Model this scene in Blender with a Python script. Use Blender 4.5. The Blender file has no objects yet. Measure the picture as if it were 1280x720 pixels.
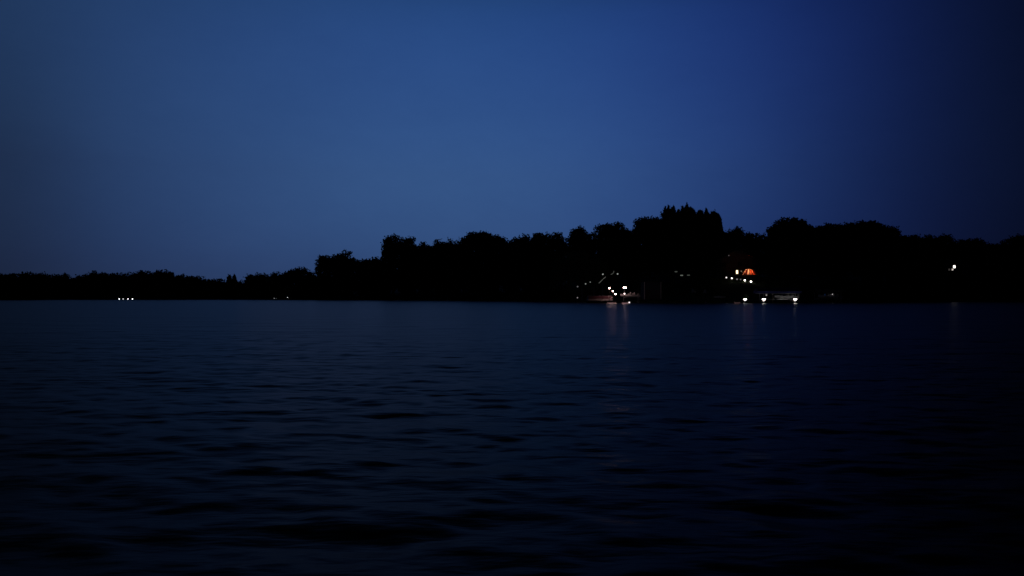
import bpy, math, random
import numpy as np

R = math.radians
random.seed(7)
sc = bpy.context.scene
col = sc.collection
HOR, F, CAMH = 371.5, 1000.0, 1.2          # photo horizon row, focal length in photo pixels, eye height above the lake


def at(px, py, Y):
    """World point that lies Y metres out for a spot measured on the photograph."""
    return ((px - 640) / F * Y, Y, CAMH + (HOR - py) / F * Y)


# ------------------------------------------------------------------ materials
def mat(name, color, rough=0.7, spec=0.3, metal=0.0, var=0.0, scale=3.0, bump=0.0):
    m = bpy.data.materials.new(name)
    m.use_nodes = True
    nt = m.node_tree
    b = nt.nodes['Principled BSDF']
    b.inputs['Base Color'].default_value = (*color, 1)
    b.inputs['Roughness'].default_value = rough
    b.inputs['Specular IOR Level'].default_value = spec
    b.inputs['Metallic'].default_value = metal
    if var or bump:
        tc = nt.nodes.new('ShaderNodeTexCoord')
        no = nt.nodes.new('ShaderNodeTexNoise')
        no.inputs['Scale'].default_value = scale
        no.inputs['Detail'].default_value = 5
        nt.links.new(tc.outputs['Object'], no.inputs['Vector'])
        if var:
            r = nt.nodes.new('ShaderNodeValToRGB')
            r.color_ramp.elements[0].position = 0.3
            r.color_ramp.elements[1].position = 0.7
            r.color_ramp.elements[0].color = (*[c * (1 - var) for c in color], 1)
            r.color_ramp.elements[1].color = (*[min(1, c * (1 + var)) for c in color], 1)
            nt.links.new(no.outputs['Fac'], r.inputs['Fac'])
            nt.links.new(r.outputs['Color'], b.inputs['Base Color'])
        if bump:
            bp = nt.nodes.new('ShaderNodeBump')
            bp.inputs['Strength'].default_value = bump
            bp.inputs['Distance'].default_value = 0.03
            nt.links.new(no.outputs['Fac'], bp.inputs['Height'])
            nt.links.new(bp.outputs['Normal'], b.inputs['Normal'])
    return m


def emit(name, color, strength):
    m = bpy.data.materials.new(name)
    m.use_nodes = True
    nt = m.node_tree
    nt.nodes.remove(nt.nodes['Principled BSDF'])
    e = nt.nodes.new('ShaderNodeEmission')
    e.inputs['Color'].default_value = (*color, 1)
    e.inputs['Strength'].default_value = strength
    nt.links.new(e.outputs[0], nt.nodes['Material Output'].inputs[0])
    return m


def leaf_mat(name, dark, light):
    m = bpy.data.materials.new(name)
    m.use_nodes = True
    nt = m.node_tree
    b = nt.nodes['Principled BSDF']
    b.inputs['Roughness'].default_value = 0.75
    b.inputs['Specular IOR Level'].default_value = 0.08
    g = nt.nodes.new('ShaderNodeNewGeometry')
    r = nt.nodes.new('ShaderNodeValToRGB')
    r.color_ramp.elements[0].color = (*dark, 1)
    r.color_ramp.elements[1].color = (*light, 1)
    nt.links.new(g.outputs['Random Per Island'], r.inputs['Fac'])
    nt.links.new(r.outputs['Color'], b.inputs['Base Color'])
    return m


M = dict(
    leaf=leaf_mat('broad_leaves', (.022, .040, .012), (.050, .075, .022)),
    poplar=leaf_mat('poplar_leaves', (.022, .038, .014), (.048, .070, .026)),
    needle=leaf_mat('needles', (.014, .030, .012), (.030, .050, .020)),
    willow=leaf_mat('willow_leaves', (.12, .18, .09), (.20, .27, .15)),
    shrub=leaf_mat('shrub_leaves', (.018, .034, .010), (.045, .066, .020)),
    bark=mat('bark', (.06, .045, .033), .9, .1, var=.4, scale=6, bump=.5),
    wood=mat('weathered_wood', (.10, .085, .07), .8, .2, var=.3, scale=5, bump=.3),
    darkwood=mat('dark_timber', (.04, .032, .026), .8, .2, var=.3, scale=5),
    paint=mat('white_paint', (.75, .73, .70), .5, .3, var=.06),
    alu=mat('aluminium', (.55, .55, .56), .35, .5, metal=.6, var=.1),
    white=mat('white_gelcoat', (.7, .7, .7), .3, .5, var=.05),
    maroon=mat('maroon_panel', (.17, .065, .085), .5, .3, var=.15),
    rubber=mat('dark_rubber', (.02, .02, .02), .7, .2),
    navy=mat('navy_canvas', (.03, .035, .13), .8, .1, var=.15, scale=2),
    canvas=mat('grey_canvas', (.13, .13, .12), .85, .1, var=.15, scale=2),
    siding=mat('dark_siding', (.06, .06, .065), .75, .2, var=.25, scale=2),
    palesiding=mat('pale_siding', (.30, .30, .34), .75, .2, var=.2, scale=2),
    bluesiding=mat('blue_grey_siding', (.05, .055, .09), .75, .2, var=.2, scale=2),
    shingle=mat('shingles', (.035, .033, .034), .9, .1, var=.35, scale=8, bump=.4),
    brick=mat('brick', (.16, .07, .05), .85, .1, var=.3, scale=10),
    glass=mat('dark_glass', (.02, .02, .025), .08, .5),
    fender=mat('fender_vinyl', (.55, .52, .5), .5, .3, var=.1),
    purple=mat('buoy_plastic', (.30, .10, .28), .5, .3, var=.1),
)
PINK, WARM, COOL = (1.0, .70, .64), (1.0, .80, .62), (.93, .96, 1.0)


# ------------------------------------------------------------------ mesh helper
class MB:
    def __init__(s):
        s.v, s.f = [], []

    def box(s, c, d, rz=0.0, taper=1.0):
        n = len(s.v)
        ca, sa = math.cos(rz), math.sin(rz)
        for k in (-1, 1):
            t = taper if k == 1 else 1.0
            for i, j in ((-1, -1), (1, -1), (1, 1), (-1, 1)):
                x, y = i * d[0] / 2 * t, j * d[1] / 2 * t
                s.v.append((c[0] + x * ca - y * sa, c[1] + x * sa + y * ca, c[2] + k * d[2] / 2))
        for q in ((0, 3, 2, 1), (4, 5, 6, 7), (0, 1, 5, 4), (1, 2, 6, 5), (2, 3, 7, 6), (3, 0, 4, 7)):
            s.f.append([n + a for a in q])
        return s

    def tube(s, pts, rad, n=7):
        base = len(s.v)
        P = [np.array(p, float) for p in pts]
        rad = rad if isinstance(rad, (list, tuple)) else [rad] * len(P)
        for i, p in enumerate(P):
            d = P[min(i + 1, len(P) - 1)] - P[max(i - 1, 0)]
            d = d / (np.linalg.norm(d) + 1e-9)
            a = np.cross(d, (0, 1, 0) if abs(d[1]) < .9 else (1, 0, 0))
            a /= np.linalg.norm(a)
            b = np.cross(d, a)
            for k in range(n):
                t = 2 * math.pi * k / n
                s.v.append(tuple(p + rad[i] * (math.cos(t) * a + math.sin(t) * b)))
        for i in range(len(P) - 1):
            for k in range(n):
                s.f.append([base + i * n + k, base + i * n + (k + 1) % n, base + (i + 1) * n + (k + 1) % n, base + (i + 1) * n + k])
        s.f.append([base + k for k in range(n)][::-1])
        s.f.append([base + (len(P) - 1) * n + k for k in range(n)])
        return s

    def lathe(s, c, prof, n=14):
        base = len(s.v)
        for r, z in prof:
            for k in range(n):
                t = 2 * math.pi * k / n
                s.v.append((c[0] + r * math.cos(t), c[1] + r * math.sin(t), c[2] + z))
        for i in range(len(prof) - 1):
            for k in range(n):
                s.f.append([base + i * n + k, base + i * n + (k + 1) % n, base + (i + 1) * n + (k + 1) % n, base + (i + 1) * n + k])
        s.f.append([base + k for k in range(n)][::-1])
        s.f.append([base + (len(prof) - 1) * n + k for k in range(n)])
        return s

    def ball(s, c, r, n=12, squash=1.0):
        return s.lathe(c, [(max(.02 * r, r * math.sin(math.pi * k / 8)), -r * squash * math.cos(math.pi * k / 8)) for k in range(9)], n)

    def loft(s, rings):
        """closed solid through a list of equal-length point rings"""
        base, n = len(s.v), len(rings[0])
        for r in rings:
            s.v.extend([tuple(p) for p in r])
        for i in range(len(rings) - 1):
            for k in range(n):
                s.f.append([base + i * n + k, base + i * n + (k + 1) % n, base + (i + 1) * n + (k + 1) % n, base + (i + 1) * n + k])
        s.f.append([base + k for k in range(n)][::-1])
        s.f.append([base + (len(rings) - 1) * n + k for k in range(n)])
        return s

    def build(s, name, m, parent=None, smooth=False):
        me = bpy.data.meshes.new(name)
        me.from_pydata(s.v, [], s.f)
        me.materials.append(m)
        if smooth:
            me.polygons.foreach_set('use_smooth', [True] * len(me.polygons))
        me.update()
        o = bpy.data.objects.new(name, me)
        col.objects.link(o)
        if parent:
            o.parent = parent
        return o


def quads_object(name, V, m, parent=None):
    """V: (n,4,3) array of separate leaf-sized faces, one object"""
    V = np.asarray(V, np.float32)
    n = len(V)
    me = bpy.data.meshes.new(name)
    me.vertices.add(n * 4)
    me.vertices.foreach_set('co', V.reshape(-1))
    me.loops.add(n * 4)
    me.loops.foreach_set('vertex_index', np.arange(n * 4, dtype=np.int32))
    me.polygons.add(n)
    me.polygons.foreach_set('loop_start', np.arange(0, n * 4, 4, dtype=np.int32))
    me.materials.append(m)
    me.update(calc_edges=True)
    me.validate()
    o = bpy.data.objects.new(name, me)
    col.objects.link(o)
    if parent:
        o.parent = parent
    return o


def tag(o, label=None, cat=None, group=None, kind=None):
    for k, v in (('label', label), ('category', cat), ('group', group), ('kind', kind)):
        if v:
            o[k] = v
    return o


def thing(name, loc, label, cat, group=None, rz=0.0):
    o = bpy.data.objects.new(name, None)
    o.empty_display_size = .3
    col.objects.link(o)
    o.location = loc
    o.rotation_euler[2] = rz
    return tag(o, label, cat, group)


# ------------------------------------------------------------------ shore and terrain
def smooth(t):
    t = np.clip(t, 0, 1)
    return t * t * (3 - 2 * t)


SH = np.array([(-900, 420), (-300, 380), (-60, 335), (0, 332), (40, 345), (70, 388), (300, 388), (400, 350), (500, 338), (600, 288), (680, 222),
               (740, 184), (780, 168), (850, 161), (1000, 165), (1060, 185), (1120, 205), (1280, 222), (1500, 240), (2200, 300)], float)
HH = np.array([(-900, 3), (300, 3), (420, 4.5), (600, 5.0), (720, 6.0), (800, 6.5), (1000, 6.5), (1150, 7.0), (1500, 6), (2200, 5)], float)


def shore(px):
    return np.interp(px, SH[:, 0], SH[:, 1])


def G(X, Y):
    X, Y = np.asarray(X, float), np.asarray(Y, float)
    px = 640 + F * X / np.maximum(Y, 1)
    s = Y - shore(px) + 1.2 * np.sin(px * .11) + .7 * np.sin(px * .29 + 1)
    h = np.interp(px, HH[:, 0], HH[:, 1])
    up = .45 * smooth(s / 2.5) + h * smooth((s - 2) / 62) + .25 * np.sin(X * .21) * np.sin(Y * .17) * smooth((s - 6) / 12) + np.interp(px, [300, 420, 700, 1500], [2.5, 4.0, 6.5, 6.5]) * smooth((s - 64) / 60)
    return np.where(s < 0, np.maximum(-3.0, s * .15), up)


def ground_at(px, py):
    """depth at which the ground surface shows at photo spot (px, py)"""
    for Y in np.arange(shore(px) + .5, shore(px) + 90, .5):
        if HOR - (float(G((px - 640) / F * Y, Y)) - CAMH) / Y * F <= py:
            return Y
    return shore(px) + 60


def terrain():
    pxs = np.concatenate([np.arange(-900, -60, 30), np.arange(-60, 1400, 4), np.arange(1400, 2240, 30)])
    ss = np.concatenate([[-60, -30, -15, -8], np.arange(-4, 12, .8), np.arange(12, 90, 3), [110, 150, 220, 400, 800, 1600, 3200]])
    V = []
    for s in ss:
        Y = shore(pxs) + s
        X = (pxs - 640) / F * Y
        V.append(np.stack([X, Y, G(X, Y)], -1))
    V = np.concatenate(V)
    n = len(pxs)
    fs = [(i * n + j, i * n + j + 1, (i + 1) * n + j + 1, (i + 1) * n + j) for i in range(len(ss) - 1) for j in range(n - 1)]
    me = bpy.data.meshes.new('ground')
    me.from_pydata(V.tolist(), [], fs)
    m = mat('grassy_bank', (.045, .065, .022), .9, .1, var=.5, scale=.35, bump=.6)
    me.materials.append(m)
    o = bpy.data.objects.new('ground', me)
    col.objects.link(o)
    tag(o, kind='structure')


terrain()


def water():
    rng = np.random.default_rng(3)
    Ys = [-400.0, -150, -60, -20, -6, 0]
    y = 1.2
    while y < 175:
        Ys.append(y)
        y += max(.035, .32 * y * y / (CAMH * 800))
    far = [185, 210, 250, 300, 350, 400, 430, 600, 1200, 3000]
    Ys = np.array(Ys + far)
    us = np.concatenate([[-9, -5, -3, -2, -1.4], np.linspace(-1.05, 1.05, 620), [1.4, 2, 3, 5, 9]])
    W = np.where(Ys >= 0, Ys + 4, 4 - Ys)
    X = us[None, :] * W[:, None]
    Y = np.repeat(Ys[:, None], len(us), 1)
    Z = np.zeros_like(X)
    du = us[6] - us[5]
    dY = np.gradient(Ys)
    comps = []
    for k in range(70):
        lam = .15 * (1.5 / .15) ** rng.random()
        th = R(78) + rng.normal(0, R(30))                  # crests run mostly across the view
        comps.append((lam, th, rng.random() * 6.283))
    for k in range(16):
        comps.append((2.0 * 3.2 ** rng.random(), R(80) + rng.normal(0, R(16)), rng.random() * 6.283))
    for lam, th, ph in comps:
        k = 2 * math.pi / lam
        amp = .0170 * lam ** .7 / math.sqrt(70) * (1.0 if lam < .8 else .72 if lam < 1.9 else .45)
        fade = smooth(1.6 - np.maximum(dY * abs(math.sin(th)), 0) * 3.2 / lam) * smooth(1.6 - du * W * 3.0 / (lam / max(.15, abs(math.cos(th)))))
        gust = .75 + .25 * np.sin(X * .045 + Y * .03 + ph) * np.sin(Y * .06 - X * .02)
        w = np.sin(k * (X * math.cos(th) + Y * math.sin(th)) + ph)
        Z += (amp * fade)[:, None] * gust * (w + .18 * np.cos(2 * (k * (X * math.cos(th) + Y * math.sin(th)) + ph)))
    Z *= smooth((Ys - .5) / 3)[:, None]
    edge = np.abs(us) > 1.06
    Z[:, edge] = 0
    n = len(us)
    V = np.stack([X, Y, Z], -1).reshape(-1, 3)
    i, j = np.meshgrid(np.arange(len(Ys) - 1), np.arange(n - 1), indexing='ij')
    q = np.stack([i * n + j, i * n + j + 1, (i + 1) * n + j + 1, (i + 1) * n + j], -1).reshape(-1, 4)
    me = bpy.data.meshes.new('lake_water')
    me.vertices.add(len(V)); me.vertices.foreach_set('co', V.astype(np.float32).reshape(-1))
    me.loops.add(len(q) * 4); me.loops.foreach_set('vertex_index', q.astype(np.int32).reshape(-1))
    me.polygons.add(len(q)); me.polygons.foreach_set('loop_start', np.arange(0, len(q) * 4, 4, dtype=np.int32))
    me.polygons.foreach_set('use_smooth', np.ones(len(q), bool))
    me.update(calc_edges=True); me.validate()
    m = bpy.data.materials.new('lake_water')
    m.use_nodes = True
    nt = m.node_tree
    b = nt.nodes['Principled BSDF']
    b.inputs['Base Color'].default_value = (.004, .008, .011, 1)
    b.inputs['Roughness'].default_value = .285
    b.inputs['IOR'].default_value = 1.06
    tc = nt.nodes.new('ShaderNodeTexCoord')
    prev = None
    for sc_, st, dist, rot in (((.22, .55, 1), .5, .30, -6), ((.7, 1.9, 1), .4, .10, 8), ((2.4, 6.0, 1), .35, .03, -12)):
        mp = nt.nodes.new('ShaderNodeMapping')
        mp.inputs['Scale'].default_value = sc_
        mp.inputs['Rotation'].default_value = (0, 0, R(rot))
        no = nt.nodes.new('ShaderNodeTexNoise')
        no.inputs['Scale'].default_value = 1
        no.inputs['Detail'].default_value = 4
        bp = nt.nodes.new('ShaderNodeBump')
        bp.inputs['Strength'].default_value = st
        bp.inputs['Distance'].default_value = dist
        nt.links.new(tc.outputs['Object'], mp.inputs['Vector'])
        nt.links.new(mp.outputs['Vector'], no.inputs['Vector'])
        nt.links.new(no.outputs['Fac'], bp.inputs['Height'])
        if prev:
            nt.links.new(prev.outputs['Normal'], bp.inputs['Normal'])
        prev = bp
    nt.links.new(prev.outputs['Normal'], b.inputs['Normal'])
    me.materials.append(m)
    o = bpy.data.objects.new('lake_water', me)
    col.objects.link(o)
    tag(o, kind='structure')


water()

# ------------------------------------------------------------------ trees
PROF = np.array([(-200, 338), (-120, 341), (-60, 337), (-20, 340), (0, 341), (20, 341), (24, 344.5), (26, 340), (33, 339), (40, 339.7), (43, 341), (48, 340.2), (54, 341), (56, 343.5), (68, 343.5), (71, 341.7), (76, 341),
    (83, 342.5), (86, 345.5), (95, 345.5), (98, 343), (107, 342.5), (110, 340), (120, 339), (131, 339.7), (134, 341), (145, 340.3), (153, 340.7), (156, 343), (160, 341), (169, 341), (172, 338), (180, 337.3), (188, 338),
    (191, 340), (194, 337.7), (203, 337.2), (212, 338.5), (214, 342), (220, 343), (235, 343.8), (241, 345), (246, 344.3), (250, 345), (253, 348), (262, 348.3), (278, 348.5), (281, 351), (284, 350), (287, 345.2), (290, 350.5),
    (293, 345.3), (296, 351), (301, 350.6), (306, 352.5), (309, 347), (313, 341.5), (318, 342.7), (322, 340.5), (327, 340.7), (336, 341.4), (345, 341.2), (348, 343), (352, 341.7), (356, 339), (363, 334.7), (370, 333.8),
    (378, 334.4), (386, 337.2), (390, 339.8), (397, 340.2), (399, 328), (401, 321.5), (405, 320), (411, 317.6), (416, 318), (421, 315), (426, 313.8), (436, 314.3), (438.5, 320), (440, 319), (442, 318), (444, 323.5), (447, 321),
    (450, 323.6), (454, 322.6), (458, 324), (463, 322.4), (469, 320.8), (475, 320), (479, 321), (480.5, 305), (483, 297.5), (487, 294.6), (493, 293.7), (499, 295.2), (502, 298), (505, 299), (508, 297), (514, 296.4), (516, 299),
    (518, 305), (521, 307.5), (524, 303.6), (530, 302.5), (536, 304.8), (540, 305.5), (543, 301.5), (546, 297.3), (549, 300), (553, 300.5), (556, 306), (559, 302.5), (563, 298.8), (567, 301.5), (570, 303), (573, 300),
    (577, 297.5), (580, 296.5), (584, 294), (588, 291), (592, 290), (596, 288.4), (601, 288.4), (607, 288), (611, 290.8), (618, 291), (624, 293), (627, 297), (630, 297.5), (634, 300), (640, 299), (645, 295.2), (651, 293.3), (654, 296.5),
    (657, 291.6), (661, 293.6), (666, 296), (670, 292), (675, 290.3), (684, 291.8), (689, 290), (694, 288.8), (700, 290), (704, 296), (708, 300.5), (711, 295), (716, 287.6), (719, 286), (722, 284), (725, 282.6), (728, 284.5),
    (732, 290), (735, 289), (738, 290.4), (741, 295), (744, 287), (748, 281), (753, 278), (758, 277.6), (764, 279), (770, 276.4), (776, 278), (781, 282.5), (785, 287), (790, 286), (793.5, 285), (795, 278), (798, 274), (803, 271.5),
    (809, 270.6), (815, 271), (821, 269.3), (827, 269), (829.5, 266), (831, 261), (833, 262.5), (836, 258.5), (838, 262), (842, 258.6), (845, 264), (848, 261), (850, 264.5), (853, 258.5), (855, 261), (859, 256.3), (861, 260),
    (863, 258.8), (868, 262.6), (870, 266), (873, 263), (877, 263.6), (880, 267), (882.5, 263), (886, 268), (890, 265.6), (894, 266), (898, 270), (901, 276), (903.5, 286), (908, 288.5), (913, 285.5), (920, 284.3), (926, 286.8),
    (930, 291), (934, 289.3), (942, 288.3), (950, 289.6), (957, 290.3), (960, 294), (962, 284.5), (967, 281), (971, 277), (975, 273), (981, 271.4), (987, 272.8), (993, 272), (998, 274.4), (1003, 275.4), (1007, 278),
    (1011, 281.5), (1015, 284), (1020, 284), (1025, 281.5), (1030, 278.8), (1038, 277.4), (1045, 279.2), (1052, 277.7), (1060, 278.4), (1067, 277.4), (1071, 275), (1078, 273.3), (1085, 275), (1091, 274.2), (1096, 277.2), (1104, 279.4),
    (1110, 282), (1115, 281.8), (1119, 286), (1122, 291.5), (1127, 293.6), (1133, 291.6), (1138, 295.5), (1143, 293.4), (1150, 292.6), (1156, 295), (1163, 293), (1172, 294.2), (1179, 292), (1185, 295), (1190, 298), (1194, 302),
    (1200, 299.5), (1208, 298), (1218, 297), (1228, 298), (1234, 302), (1241, 304), (1248, 306), (1252, 308), (1255, 302), (1259, 297), (1267, 295.5), (1275, 293), (1284, 292), (1300, 294), (1330, 300), (1360, 296), (1420, 302), (1500, 300)], float)


_x = np.arange(-220, 1520, .5)
_p = np.interp(_x, PROF[:, 0], PROF[:, 1])
_s = np.convolve(np.pad(_p, 12, mode='edge'), np.ones(25) / 25, 'valid')
_p = _p + 1.1 * np.clip(_p - _s, -3.2, 3.2)                     # bough ends stand out a little more than the measured outline
_r = np.random.default_rng(2)
_p = _p + np.interp(_x, np.arange(-220, 1525, 3), _r.normal(0, .6, len(np.arange(-220, 1525, 3)))) + .6


def prof(px):
    return np.interp(px, _x, _p)


def sprays(P, size, rng, stretch=1.0, up=0.0, per=3, spread=.5):
    """per leaf-clump faces round every point of P"""
    n = len(P) * per
    C = np.repeat(P, per, 0) + rng.normal(0, spread * size, (n, 3))
    a = rng.normal(0, 1, (n, 3)); a[:, 2] = a[:, 2] * (1 + up) + up * np.sign(.5 + rng.random(n) - .2) * 1.5
    a /= np.linalg.norm(a, axis=1)[:, None]
    b = np.cross(a, rng.normal(0, 1, (n, 3))); b /= np.linalg.norm(b, axis=1)[:, None] + 1e-6
    s = size * (.55 + .9 * rng.random((n, 1)))
    a, b = a * s * stretch * .5, b * s * .5
    return np.stack([C - a, C + b * .8 - a * .1, C + a, C - b * .8 + a * .1], 1)


def trunk(root, h, r, lean, rng, limbs=6):
    mb = MB()
    top = np.array([lean, 0, h * .8])
    mb.tube([(0, 0, -.4), (lean * .1, 0, h * .15), (lean * .4, 0, h * .45), tuple(top)], [r * 1.35, r, r * .7, r * .25], 8)
    for k in range(limbs):
        t = .3 + .45 * rng.random()
        p = np.array([lean * t * .8, 0, h * t * .8])
        a = rng.random() * 6.283
        L = h * (.18 + .16 * rng.random())
        q = p + np.array([math.cos(a) * L * .8, math.sin(a) * L * .8, L * .7])
        mb.tube([tuple(p), tuple((p + q) / 2 + (0, 0, .1 * L)), tuple(q)], [r * .45, r * .3, r * .1], 5)
    return mb.build('trunk', M['bark'], root, True)


def skyline_tree(x0, x1, s, label, group, kind='round', low=.12, dens=1.0):
    rng = np.random.default_rng(int(x0 * 13 + 5000))
    xm = (x0 + x1) / 2
    Y = float(shore(xm)) + s
    X = (xm - 640) / F * Y
    gz = float(G(X, Y))
    name = {'round': 'broadleaf_tree', 'flat': 'broadleaf_tree', 'poplar': 'poplar_tree', 'cone': 'conifer_tree'}[kind]
    t = thing(name, (X, Y, gz), label, 'tree', group)
    hw = (x1 - x0) / 2 / F * Y
    dep = min(max(hw * .8, 2.2), 7.0)
    sz = .0014 * Y                                           # leaf clumps about two pixels across
    hmax = CAMH + (HOR - float(prof(np.linspace(x0, x1, 9)).min())) / F * Y - gz
    n = int(dens * 3.2 * (hw * 2) * hmax / (sz * sz))
    n = max(900, min(n, 8000))
    u = rng.uniform(-1, 1, n)
    v = rng.uniform(-1, 1, n)
    v = v * np.abs(v) ** .5
    ok = u * u + v * v * .9 < 1.02
    u, v = u[ok], v[ok]
    # clumps: pull points toward a limited number of branch-end centres so the outline is lumpy
    top = CAMH + (HOR - prof(xm + u * (x1 - x0) / 2)) / F * Y - gz
    env = top * (1 - .32 * v * v)
    lowz = top * (low + .10 * rng.random(len(u)) + .12 * (u * u))
    if kind == 'flat':
        lowz = top * (.45 + .25 * u * u + .05 * rng.random(len(u)))
    f = rng.random(len(u))
    f = np.where(rng.random(len(u)) < .55, 1 - f ** 2 * .28, f)     # most foliage sits near the shell
    z = lowz + (env - lowz) * f - sz * .55
    z = z + np.where(rng.random(len(u)) < .07, np.abs(rng.normal(0, 1, len(u))) * sz * 1.1, 0)     # stray shoots
    P = np.stack([u * hw, v * dep, z], -1)
    # the leaves gather in clumps at the bough ends, with gaps between them
    if kind in ('round', 'flat'):
        nb = int(.055 * (x1 - x0) * hmax / Y * F) + 30
        ids = rng.integers(0, min(nb, len(P)), len(P))
        sg = .0026 * Y
        stretch = np.array([1.15, 1.0, .85])
        C = P[ids] - np.array([0, 0, sg * .95])
        P = np.where(rng.random((len(P), 1)) < .8, C + np.clip(rng.normal(0, .9, P.shape), -1.45, 1.45) * sg * stretch, P - np.array([0, 0, sg * 1.2]))
    if kind == 'poplar':
        Q = sprays(P, sz * .95, rng, 2.8, 2.0, 3, .3)
        m = M['poplar']
    elif kind == 'cone':
        Q = sprays(P, sz, rng, 1.3, .2, 3, .35)
        m = M['needle']
    else:
        Q = sprays(P, sz * 1.25, rng, 1.1, 0, 3, .3)
        m = M['leaf']
    # deeper, coarser boughs inside the leaf shell
    k = rng.random(len(u)) < .22
    zi = lowz[k] + (env[k] - lowz[k]) * rng.random(k.sum()) * .86 - sz
    Pi = np.stack([u[k] * hw * .86, v[k] * dep * .8, zi], -1)
    Q = np.concatenate([Q, sprays(Pi, sz * 2.8, rng, 1.1, 0, 2, .4)])
    quads_object('crown', Q, m, t)
    hc = min(hmax, CAMH + (HOR - float(prof(np.linspace(xm - 3, xm + 3, 5)).max())) / F * Y - gz)
    trunk(t, hc * .9, max(.16, hc * .018), rng.normal(0, .3), rng)
    return t


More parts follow.
